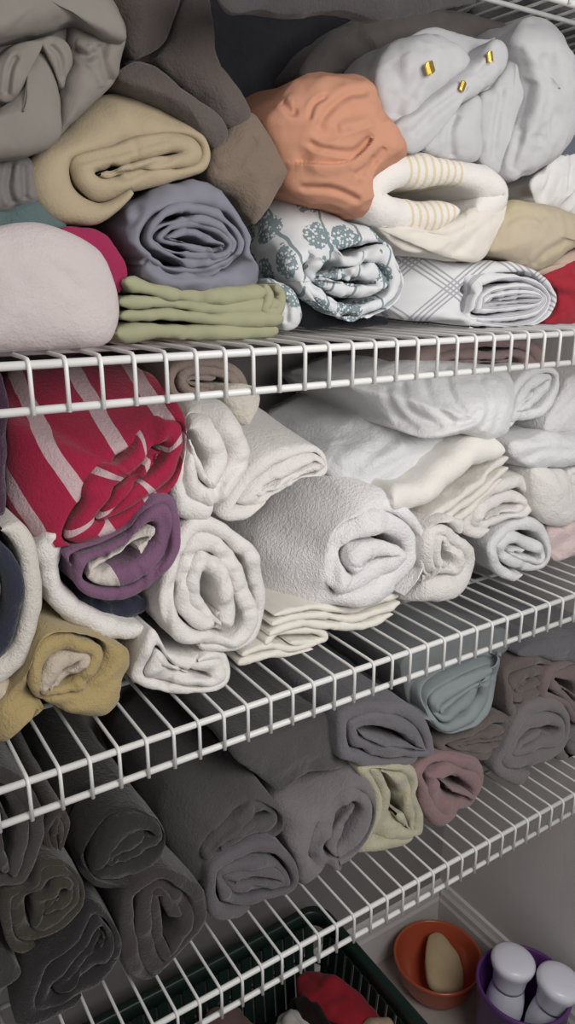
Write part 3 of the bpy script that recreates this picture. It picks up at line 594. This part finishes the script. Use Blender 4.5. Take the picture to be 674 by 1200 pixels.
tc = join('bunched_tablecloth', tm, [
    bundle('f', tm, [(440, 98), (462, 55), (500, 36), (540, 42), (575, 44), (600, 38), (650, 50), (670, 100), (650, 170), (603, 200), (560, 185), (477, 176), (455, 140)], 3.2, bulge=.4, seed=73, back=5.2),
    bundle('f', tm, [(436, 98), (446, 72), (462, 50), (500, 38), (540, 56), (548, 78), (522, 100), (490, 126), (462, 152), (444, 125)], 2.5, bulge=.8, seed=731, fine=.002, back=5.2, amp=.12, cr=[('v', .2, 10, [(456, 72), (470, 100), (464, 140)]), ('v', .16, 9, [(500, 50), (492, 84), (478, 118)])]),
    bundle('f', tm, [(462, 160), (462, 147), (490, 122), (520, 97), (552, 72), (577, 48), (592, 55), (594, 75), (577, 100), (557, 112), (530, 127), (506, 150), (497, 175), (477, 178)], 2.1, (535, 105), bulge=.6, seed=732, fine=.002, back=5, amp=.1, cr=[('v', .1, 5, [(480, 160), (510, 130), (548, 100)]), ('v', .08, 5, [(560, 90), (580, 72)])]),
    bundle('f', tm, [(498, 177), (508, 150), (535, 128), (558, 112), (562, 140), (560, 186), (528, 188)], 2.3, bulge=.5, seed=733, fine=.002, back=5, cr=[('v', .25, 5, [(536, 132), (528, 155), (530, 186)])]),
    bundle('f', tm, [(598, 50), (611, 21), (636, 22), (658, 50), (677, 82), (680, 134), (664, 165), (638, 192), (606, 211), (592, 198), (600, 150), (612, 110), (608, 80)], 2.1, (632, 110), bulge=1.0, seed=734, fine=.002, back=5.2, amp=.14, cr=[('v', .3, 11, [(622, 92), (614, 124), (606, 155)]), ('v', .26, 10, [(640, 60), (647, 110), (630, 170)]), ('v', .12, 5, [(612, 150), (604, 180), (600, 200)])]),
    bundle('f', tm, [(563, 112), (578, 100), (595, 74), (603, 50), (612, 80), (614, 110), (601, 150), (592, 200), (575, 200), (562, 186), (560, 150)], 2.5, bulge=.5, seed=735, fine=.002, back=5, cr=[('v', .12, 4, [(590, 100), (582, 150), (578, 190)])])])
TT(tc, 'white tablecloth bunched up with gold clips, top right of the upper shelf', 'tablecloth')
def clip(px, py, a, w_, h_):
    # small folded metal clip lying on the cloth: found by casting towards the bunched surface
    d = ray(px, py); V = wcoords(tc); t = (V - CC) @ (d / np.linalg.norm(d)); off = np.linalg.norm(V - CC - np.outer(t, d / np.linalg.norm(d)), axis=1)
    p = V[np.where(off < .35, t, 1e9).argmin()] - np.array([.05, .12, 0]); c, s_ = math.cos(a), math.sin(a); Q = []; Fs = []
    prof = [(-.5, .0), (-.42, -.035), (-.1, -.06), (.1, -.05), (.42, -.03), (.5, 0), (.4, .04), (-.4, .04)]
    for end in (-1, -.8, .8, 1):
        k = .7 if abs(end) == 1 else 1
        for u, yv in prof:
            lx, lz = u * w_ * k, end * h_ / 2; Q.append((p[0] + lx * c - lz * s_, p[1] + yv, p[2] + lx * s_ + lz * c))
    n = len(prof)
    for i in range(3): Fs += [(i * n + k, i * n + (k + 1) % n, (i + 1) * n + (k + 1) % n, (i + 1) * n + k) for k in range(n)]
    Fs += [tuple(range(n))[::-1], tuple(range(3 * n, 4 * n))]
    o = mesh_obj('gold_clip', Q, Fs, gold, tc, smooth=False); o['label'] = 'shiny gold clip'
gold = plain('polished_gold', (232, 190, 92), .25, .5, .9)
for a in ((514, 79, .5, .45, .4), (552, 99, -.4, .28, .34), (583, 61, .3, .3, .36)): clip(*a)
TT(bundle('folded_cloth', cloth((178, 128, 84), .2), [(441, 122), (458, 143), (478, 136), (490, 158), (480, 176), (466, 166), (452, 150)], 2.9, bulge=.3, seed=74, back=9), 'small tan cloth corner between the orange satin and white tablecloth', 'cloth')
TT(bundle('ruffled_cloth', cloth((218, 216, 214), .1), [(620, 217), (636, 200), (660, 184), (705, 176), (705, 256), (668, 250), (650, 243), (634, 238)], 2.7, bulge=.5, seed=75, ridg=.14, rscale=.8, rdir=(.4, 0, 1)), 'white ruffled cloth at right edge, beneath the tablecloth', 'cloth')
TT(bundle('folded_cloth', cloth((96, 102, 116), .3), [(655, 178), (664, 150), (676, 134), (705, 128), (705, 178), (664, 186)], 3.0, bulge=.4, seed=76), 'dark blue grey cloth at right edge beside the tablecloth', 'cloth')
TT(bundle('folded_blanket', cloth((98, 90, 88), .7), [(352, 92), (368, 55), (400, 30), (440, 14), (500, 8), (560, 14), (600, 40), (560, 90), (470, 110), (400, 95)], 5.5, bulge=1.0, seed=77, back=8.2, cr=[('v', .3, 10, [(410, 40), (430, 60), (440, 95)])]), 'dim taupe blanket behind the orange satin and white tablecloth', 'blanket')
TT(bundle('folded_blanket', cloth((52, 52, 58), .7), [(200, 20), (250, -10), (340, -20), (420, -8), (420, 90), (360, 130), (320, 150), (260, 120)], 8.5, bulge=.8, seed=78, back=14), 'charcoal cloth added to stand for shade in the gap at the back of the upper shelf', 'blanket')  # added dark cloth, standing in for shade on the wall behind
def heap(name, c, r, mat, seed, label, rz=0, amp=.35, cat='clothing', group='laundry in the green basket', floor=None):
    V = []; F = []; n, k = 72, 34
    for j in range(k + 1):
        a = math.pi * j / k
        for i in range(n):
            b = 2 * math.pi * i / n; V.append((r[0] * math.sin(a) * math.cos(b), r[1] * math.sin(a) * math.sin(b), r[2] * math.cos(a)))
    for j in range(k):
        for i in range(n): F.append((j * n + i, (j + 1) * n + i, (j + 1) * n + (i + 1) % n, j * n + (i + 1) % n))
    V = np.array(V); cz, sz = math.cos(rz), math.sin(rz)
    V = np.stack([V[:, 0] * cz - V[:, 1] * sz, V[:, 0] * sz + V[:, 1] * cz, V[:, 2]], 1) + np.array(c)
    o = mesh_obj(name, V, F, mat); fuzz(o, amp, 1.8, seed)
    P = wcoords(o); push(o, .22 * (1 - 2 * np.abs(fbm(P / np.array([1.2, 3.0, 1.2]), seed + 5, 2))))
    if floor is not None:
        V = wcoords(o); v = coords(o); v[:, 2] += (np.maximum(V[:, 2], floor) - V[:, 2]) * S; o.data.vertices.foreach_set('co', v.ravel()); o.data.update()
    return tag(o, label, cat, group)
LT = 'linens on the topmost shelf'
tag(bundle('folded_blanket', cloth((70, 66, 68), .7), [(250, -60), (400, -70), (560, -70), (566, -8), (540, 8), (500, 14), (440, 20), (390, 14), (320, 17), (262, 9)], -1.0, bulge=.25, back=-.45, seed=82), 'dark grey blanket edge hanging over the lip of the topmost shelf', 'blanket', LT)
heap('folded_blanket', (5.5, 8.2, 14.6), (6.2, 5.2, 2.0), cloth((76, 70, 72), .7), 79, 'dark blanket on the topmost shelf, seen through its wires at upper left', 0, .3, 'blanket', LT, 13.13)
heap('folded_blanket', (17.5, 8.4, 14.7), (5.4, 5.2, 2.1), cloth((84, 80, 84), .7), 80, 'charcoal grey blanket on the topmost shelf, above the orange satin', 0, .3, 'blanket', LT, 13.13)
heap('folded_blanket', (28, 8.4, 14.7), (4.6, 5.0, 2.1), cloth((110, 106, 108), .6), 81, 'grey blanket on the topmost shelf, above the white tablecloth', 0, .3, 'blanket', LT, 13.13)

# ------------------------------------------------------------------ lower shelf towels
def TB(o, label): return tag(o, label, 'towel', BG)
DG = (84, 79, 81); DK = (50, 46, 47); GB = (108, 96, 90)  # dark cloths; far-left ones darkened further with the corner's shade
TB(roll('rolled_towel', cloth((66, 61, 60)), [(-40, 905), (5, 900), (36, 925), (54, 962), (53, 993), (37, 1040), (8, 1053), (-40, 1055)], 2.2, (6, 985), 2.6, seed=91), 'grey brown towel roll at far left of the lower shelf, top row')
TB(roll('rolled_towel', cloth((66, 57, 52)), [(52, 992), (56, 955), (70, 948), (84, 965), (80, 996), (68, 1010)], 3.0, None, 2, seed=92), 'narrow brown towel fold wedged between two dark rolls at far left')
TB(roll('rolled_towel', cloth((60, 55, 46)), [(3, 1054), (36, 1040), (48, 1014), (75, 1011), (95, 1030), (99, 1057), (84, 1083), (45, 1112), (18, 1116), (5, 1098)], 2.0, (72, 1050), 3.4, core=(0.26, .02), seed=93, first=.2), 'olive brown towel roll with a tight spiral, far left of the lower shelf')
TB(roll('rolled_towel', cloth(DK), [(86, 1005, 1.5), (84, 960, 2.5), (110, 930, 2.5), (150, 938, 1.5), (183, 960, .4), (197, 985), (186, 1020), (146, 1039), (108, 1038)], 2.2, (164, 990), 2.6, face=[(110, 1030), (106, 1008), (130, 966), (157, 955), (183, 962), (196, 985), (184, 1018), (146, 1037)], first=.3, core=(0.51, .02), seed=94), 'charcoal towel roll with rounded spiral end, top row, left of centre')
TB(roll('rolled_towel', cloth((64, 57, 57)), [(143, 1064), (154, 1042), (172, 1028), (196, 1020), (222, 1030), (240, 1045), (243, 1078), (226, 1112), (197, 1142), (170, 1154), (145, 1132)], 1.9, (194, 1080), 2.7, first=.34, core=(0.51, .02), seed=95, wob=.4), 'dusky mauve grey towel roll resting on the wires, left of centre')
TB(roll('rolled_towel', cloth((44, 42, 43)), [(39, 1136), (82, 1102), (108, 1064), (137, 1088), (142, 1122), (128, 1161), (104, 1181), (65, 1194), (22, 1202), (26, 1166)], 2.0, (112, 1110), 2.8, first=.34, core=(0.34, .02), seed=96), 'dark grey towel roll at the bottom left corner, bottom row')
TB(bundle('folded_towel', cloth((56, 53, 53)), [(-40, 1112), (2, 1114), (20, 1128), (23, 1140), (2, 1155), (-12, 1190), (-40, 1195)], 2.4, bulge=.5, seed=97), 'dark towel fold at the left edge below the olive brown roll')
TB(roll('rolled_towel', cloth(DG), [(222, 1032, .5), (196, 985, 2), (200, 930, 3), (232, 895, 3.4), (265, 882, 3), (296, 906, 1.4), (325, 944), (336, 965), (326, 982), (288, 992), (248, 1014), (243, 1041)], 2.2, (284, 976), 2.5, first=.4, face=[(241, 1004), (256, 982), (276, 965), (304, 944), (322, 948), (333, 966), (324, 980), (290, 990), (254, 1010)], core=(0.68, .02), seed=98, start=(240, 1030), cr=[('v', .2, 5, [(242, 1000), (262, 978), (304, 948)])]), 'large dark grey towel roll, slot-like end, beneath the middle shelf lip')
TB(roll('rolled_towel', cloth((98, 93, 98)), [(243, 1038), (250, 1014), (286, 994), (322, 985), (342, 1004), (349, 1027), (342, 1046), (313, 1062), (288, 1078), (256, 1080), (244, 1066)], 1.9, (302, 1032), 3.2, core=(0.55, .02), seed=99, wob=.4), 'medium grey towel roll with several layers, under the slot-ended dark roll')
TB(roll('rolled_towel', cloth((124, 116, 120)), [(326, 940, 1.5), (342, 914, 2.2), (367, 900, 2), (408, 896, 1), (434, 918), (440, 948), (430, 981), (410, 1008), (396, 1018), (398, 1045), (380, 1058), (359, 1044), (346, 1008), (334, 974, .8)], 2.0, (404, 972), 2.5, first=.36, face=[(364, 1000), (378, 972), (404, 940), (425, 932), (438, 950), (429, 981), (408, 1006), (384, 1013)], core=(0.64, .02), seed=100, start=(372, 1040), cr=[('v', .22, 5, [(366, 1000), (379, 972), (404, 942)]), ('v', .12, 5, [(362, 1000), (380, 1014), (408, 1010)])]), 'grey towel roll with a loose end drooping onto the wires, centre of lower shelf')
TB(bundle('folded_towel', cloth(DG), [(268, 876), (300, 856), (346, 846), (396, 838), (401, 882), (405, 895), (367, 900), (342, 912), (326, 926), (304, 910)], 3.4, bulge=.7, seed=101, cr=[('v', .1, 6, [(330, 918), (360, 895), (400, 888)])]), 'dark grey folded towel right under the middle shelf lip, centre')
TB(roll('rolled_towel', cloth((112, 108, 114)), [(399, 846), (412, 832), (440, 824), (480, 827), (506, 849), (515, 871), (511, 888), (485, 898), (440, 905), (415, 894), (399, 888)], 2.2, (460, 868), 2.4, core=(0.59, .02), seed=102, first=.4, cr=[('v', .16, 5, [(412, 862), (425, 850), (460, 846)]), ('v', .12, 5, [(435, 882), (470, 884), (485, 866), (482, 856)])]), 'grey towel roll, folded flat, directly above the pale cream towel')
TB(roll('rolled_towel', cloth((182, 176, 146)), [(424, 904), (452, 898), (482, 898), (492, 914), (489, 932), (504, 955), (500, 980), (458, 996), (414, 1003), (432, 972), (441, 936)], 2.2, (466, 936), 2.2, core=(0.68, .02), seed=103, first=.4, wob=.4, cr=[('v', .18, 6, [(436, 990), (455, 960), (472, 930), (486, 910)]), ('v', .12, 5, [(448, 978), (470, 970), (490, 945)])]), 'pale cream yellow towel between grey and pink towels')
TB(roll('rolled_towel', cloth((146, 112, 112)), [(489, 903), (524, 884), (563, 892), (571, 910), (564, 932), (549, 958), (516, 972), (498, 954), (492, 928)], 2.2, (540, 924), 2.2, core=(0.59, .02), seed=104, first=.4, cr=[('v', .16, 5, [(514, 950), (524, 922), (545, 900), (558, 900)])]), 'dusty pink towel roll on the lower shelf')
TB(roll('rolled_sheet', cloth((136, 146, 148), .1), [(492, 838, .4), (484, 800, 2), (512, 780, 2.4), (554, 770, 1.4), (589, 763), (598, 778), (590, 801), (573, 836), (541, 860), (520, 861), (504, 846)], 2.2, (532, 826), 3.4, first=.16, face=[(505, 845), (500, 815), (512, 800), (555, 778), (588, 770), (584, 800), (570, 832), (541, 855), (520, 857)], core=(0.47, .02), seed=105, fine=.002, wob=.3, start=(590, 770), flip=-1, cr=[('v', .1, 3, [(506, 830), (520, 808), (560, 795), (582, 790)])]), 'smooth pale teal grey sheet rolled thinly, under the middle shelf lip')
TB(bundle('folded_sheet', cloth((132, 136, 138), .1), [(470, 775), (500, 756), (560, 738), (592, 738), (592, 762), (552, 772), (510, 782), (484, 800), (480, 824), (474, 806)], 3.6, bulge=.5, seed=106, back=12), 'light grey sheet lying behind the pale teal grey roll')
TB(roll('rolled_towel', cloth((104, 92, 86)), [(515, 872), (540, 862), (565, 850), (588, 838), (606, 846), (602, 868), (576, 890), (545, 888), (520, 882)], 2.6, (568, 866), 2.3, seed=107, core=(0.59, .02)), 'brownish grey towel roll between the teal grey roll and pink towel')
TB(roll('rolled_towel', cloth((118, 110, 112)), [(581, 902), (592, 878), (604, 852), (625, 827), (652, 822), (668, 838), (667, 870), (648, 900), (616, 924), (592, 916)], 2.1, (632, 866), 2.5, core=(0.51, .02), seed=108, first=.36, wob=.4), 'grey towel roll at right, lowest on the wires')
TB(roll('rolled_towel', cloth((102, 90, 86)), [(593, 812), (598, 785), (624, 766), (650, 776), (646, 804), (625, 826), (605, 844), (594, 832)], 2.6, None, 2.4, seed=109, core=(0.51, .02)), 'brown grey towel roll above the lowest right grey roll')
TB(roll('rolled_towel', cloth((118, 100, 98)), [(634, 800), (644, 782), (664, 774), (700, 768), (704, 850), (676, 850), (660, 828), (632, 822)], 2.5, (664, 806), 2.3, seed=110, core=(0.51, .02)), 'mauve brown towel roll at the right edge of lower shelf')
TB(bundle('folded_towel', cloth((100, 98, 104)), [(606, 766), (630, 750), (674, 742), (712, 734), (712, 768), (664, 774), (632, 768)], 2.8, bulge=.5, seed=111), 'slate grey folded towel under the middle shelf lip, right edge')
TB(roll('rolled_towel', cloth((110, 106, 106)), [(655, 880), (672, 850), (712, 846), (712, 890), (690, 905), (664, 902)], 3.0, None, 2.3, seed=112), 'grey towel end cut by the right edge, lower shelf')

# ------------------------------------------------------------------ things on the floor
def lathe(name, prof, c, mat, parent=None, n=64, lab=None):
    V = []; F = []; k = len(prof)
    for i in range(n):
        a = 2 * math.pi * i / n
        for r, z in prof: V.append((c[0] + r * math.cos(a), c[1] + r * math.sin(a), c[2] + z))
    for i in range(n):
        for j in range(k - 1): F.append((i * k + j, ((i + 1) % n) * k + j, ((i + 1) % n) * k + j + 1, i * k + j + 1))
    if prof[0][0] < .02: pass
    o = mesh_obj(name, V, F, mat, parent)
    return o
bowl_m = plain('orange_red_plastic', (178, 84, 58), .22, .5)
tag(lathe('bowl', [(.01, .16), (1.6, .16), (2.3, .5), (2.95, 1.6), (3.2, 2.8), (3.24, 2.94), (3.36, 2.96), (3.42, 2.86), (3.38, 2.72), (3.2, 2.5), (2.95, 1.2), (2.4, .25), (1.9, .12), (1.85, 0), (1.6, 0), (1.55, .1), (.01, .1)], (29.3, 10.7, FLOOR), bowl_m), 'shiny orange red bowl holding a beige bar, on the floor by the wall', 'bowl')
def sponge():
    out = [(-.85, -1.75), (.0, -2.0), (.75, -1.7), (.95, -.7), (.85, .4), (.45, 1.4), (-.05, 2.0), (-.55, 1.7), (-.8, .8), (-.95, -.4)]
    O, _ = closed([(x, y, 0) for x, y in out], 60); V = []; F = []; prof = [(.6, 0), (.9, .02), (1, .14), (1.03, .4), (1, .72), (.92, .86), (.6, .95), (.25, .98), (.02, .99)]
    ca, sa = math.cos(-.62), math.sin(-.62); tl = .42
    for p in O:
        for s_, h in prof:
            x, y = p[0] * s_ * 1.5, p[1] * s_ * 1.12; X, Y = x * ca - y * sa, x * sa + y * ca
            V.append((29.9 + X, 10.7 + Y, FLOOR + 1.1 + h + (Y + 1.6) * tl * .45))
    k = len(prof); n = len(O)
    for i in range(n):
        for j in range(k - 1): F.append((i * k + j, ((i + 1) % n) * k + j, ((i + 1) % n) * k + j + 1, i * k + j + 1))
    F.append([i * k for i in range(n)][::-1])
    o = mesh_obj('sponge', V, F, plain('beige_foam', (190, 168, 136), .8, .2, bump=(220, .5))); fuzz(o, .04, .7, 201); return o
tag(sponge(), 'beige rounded sponge lying in the orange red bowl', 'sponge')
cup_m = plain('purple_plastic', (96, 56, 120), .35, .5)
tag(lathe('bucket', [(.01, .2), (2.6, .2), (2.7, .4), (2.98, 6.4), (3.0, 6.62), (3.12, 6.66), (3.2, 6.6), (3.2, 6.35), (3.1, 6.3), (2.84, .3), (2.7, 0), (.01, 0)], (30.1, 3.5, FLOOR), cup_m), 'purple plastic bucket holding white bottles, bottom right corner', 'bucket')
white_p = plain('white_plastic', (234, 235, 246), .3, .5)
def bottle(c, tilt, label, hgt=1.0):
    e = empty('bottle', c); tag(e, label, 'bottle', 'white bottles in the purple bucket')
    b = lathe('bottle_body', [(.01, 0), (1.0, 0), (1.1, .12), (1.25, 2.2), (1.32, 3.0), (1.28, 3.7), (1.2, 4.3), (1.06, 4.8), (1.0, 5.4), (.01, 5.4)], c, white_p, e, 48)
    cp = lathe('bottle_cap', [(1.06, 4.95), (1.1, 4.95), (1.12, 5.2), (1.2, 6.0), (1.42, 6.5), (1.52, 6.85), (1.48, 7.1), (1.25, 7.28), (.7, 7.38), (.01, 7.4)], c, white_p, e, 48)
    e.rotation_euler = tilt
    return e
bottle((29.65, 4.85, FLOOR + .6), (.04, .07, 0), 'white bottle with flared round cap, standing upright in the purple bucket')
bottle((30.8, 2.5, FLOOR + .6), (.1, .11, 0), 'white bottle leaning at the right edge of the purple bucket')
# basket
def basket():
    gm = plain('dark_green_plastic', (26, 44, 40), .4, .5)
    x0, x1, y0, y1, zt = 1.0, 19.3, .4, 12.7, -38.8
    e = empty('laundry_basket', ((x0 + x1) / 2, (y0 + y1) / 2, FLOOR)); tag(e, 'dark green slotted plastic basket of laundry on the floor below the lower shelf', 'basket')
    def loop(ins, r, n=10):
        pts = []
        for (cx, cy, a0) in ((x1 - ins - r, y1 - ins - r, 0), (x0 + ins + r, y1 - ins - r, 90), (x0 + ins + r, y0 + ins + r, 180), (x1 - ins - r, y0 + ins + r, 270)):
            for k in range(n): a = math.radians(a0 + 90 * k / (n - 1)); pts.append((cx + r * math.cos(a), cy + r * math.sin(a)))
        return pts
    def band_(name, secs):
        V = []; F = []
        L = [loop(i, r) for i, r, z in secs]; n = len(L[0])
        for l, (i, r, z) in zip(L, secs): V += [(x, y, z) for x, y in l]
        for a in range(len(secs)):
            b = (a + 1) % len(secs)
            for k in range(n): F.append((a * n + k, a * n + (k + 1) % n, b * n + (k + 1) % n, b * n + k))
        return mesh_obj(name, V, F, gm, e)
    band_('rim', [(0, 1.4, zt - .5), (-.02, 1.42, zt), (.1, 1.3, zt + .1), (.5, 1.0, zt + .1), (.6, .9, zt), (.6, .9, zt - 1.0), (.45, 1.05, zt - 1.0), (.45, 1.05, zt - .5)])
    for zz in (-42.4, -46.2): band_('hoop', [(.55, 1.0, zz), (.55, 1.0, zz - .45), (.75, .9, zz - .45), (.75, .9, zz)])
    V = []; F = []
    def bar(x, y, nx, ny):
        tx, ty = -ny, nx; b = len(V); wd = .31
        for (z, ins) in ((zt - .9, 0), (FLOOR + .3, -.9)):
            for s_, d in ((-wd, 0), (wd, 0), (wd, -.18), (-wd, -.18)): V.append((x + tx * s_ + nx * (d + ins), y + ty * s_ + ny * (d + ins), z))
        F.extend([(b, b + 1, b + 5, b + 4), (b + 1, b + 2, b + 6, b + 5), (b + 2, b + 3, b + 7, b + 6), (b + 3, b, b + 4, b + 7), (b, b + 3, b + 2, b + 1), (b + 4, b + 5, b + 6, b + 7)])
    y = y0 + 1.4
    while y < y1 - 1.2: bar(x1 - .5, y, 1, 0); bar(x0 + .5, y, -1, 0); y += .82
    x = x0 + 1.4
    while x < x1 - 1.2: bar(x, y0 + .5, 0, -1); bar(x, y1 - .5, 0, 1); x += .82
    mesh_obj('slatted_wall', V, F, gm, e, smooth=False)
    band_('base', [(1.2, .8, FLOOR), (1.0, .9, FLOOR + .5), (1.2, .8, FLOOR + .5), (8, .02, FLOOR + .5), (8, .02, FLOOR)])
basket()
heap('crumpled_shirt', (16.6, 6.6, -41.0), (1.5, 3.1, 1.4), cloth((164, 26, 40), .3), 301, 'red garment on top of the laundry in the basket', .25)
heap('crumpled_shirt', (13.6, 5.6, -41.6), (1.5, 3.0, 1.3), cloth((206, 198, 190), .3), 302, 'white garment left of the red one in the basket', .1)
heap('crumpled_shirt', (15.2, 6.0, -41.2), (.6, 3.2, 1.3), cloth((34, 20, 22), .3), 303, 'black garment squeezed between red and white garments', .2, .15)
heap('crumpled_shirt', (16.8, 3.4, -41.0), (1.8, 1.5, 1.5), cloth((186, 152, 120), .3), 304, 'beige garment in front of the red one in the basket', .3)
heap('crumpled_shirt', (9.6, 7.0, -41.6), (2.7, 4.2, 1.7), cloth((122, 92, 88), .3), 305, 'brown pink garment at the left of the laundry in the basket', 0)
heap('crumpled_shirt', (5.0, 7.0, -42.0), (2.6, 4.2, 1.8), cloth((88, 84, 84), .3), 306, 'grey garment at the far left of the basket', 0)
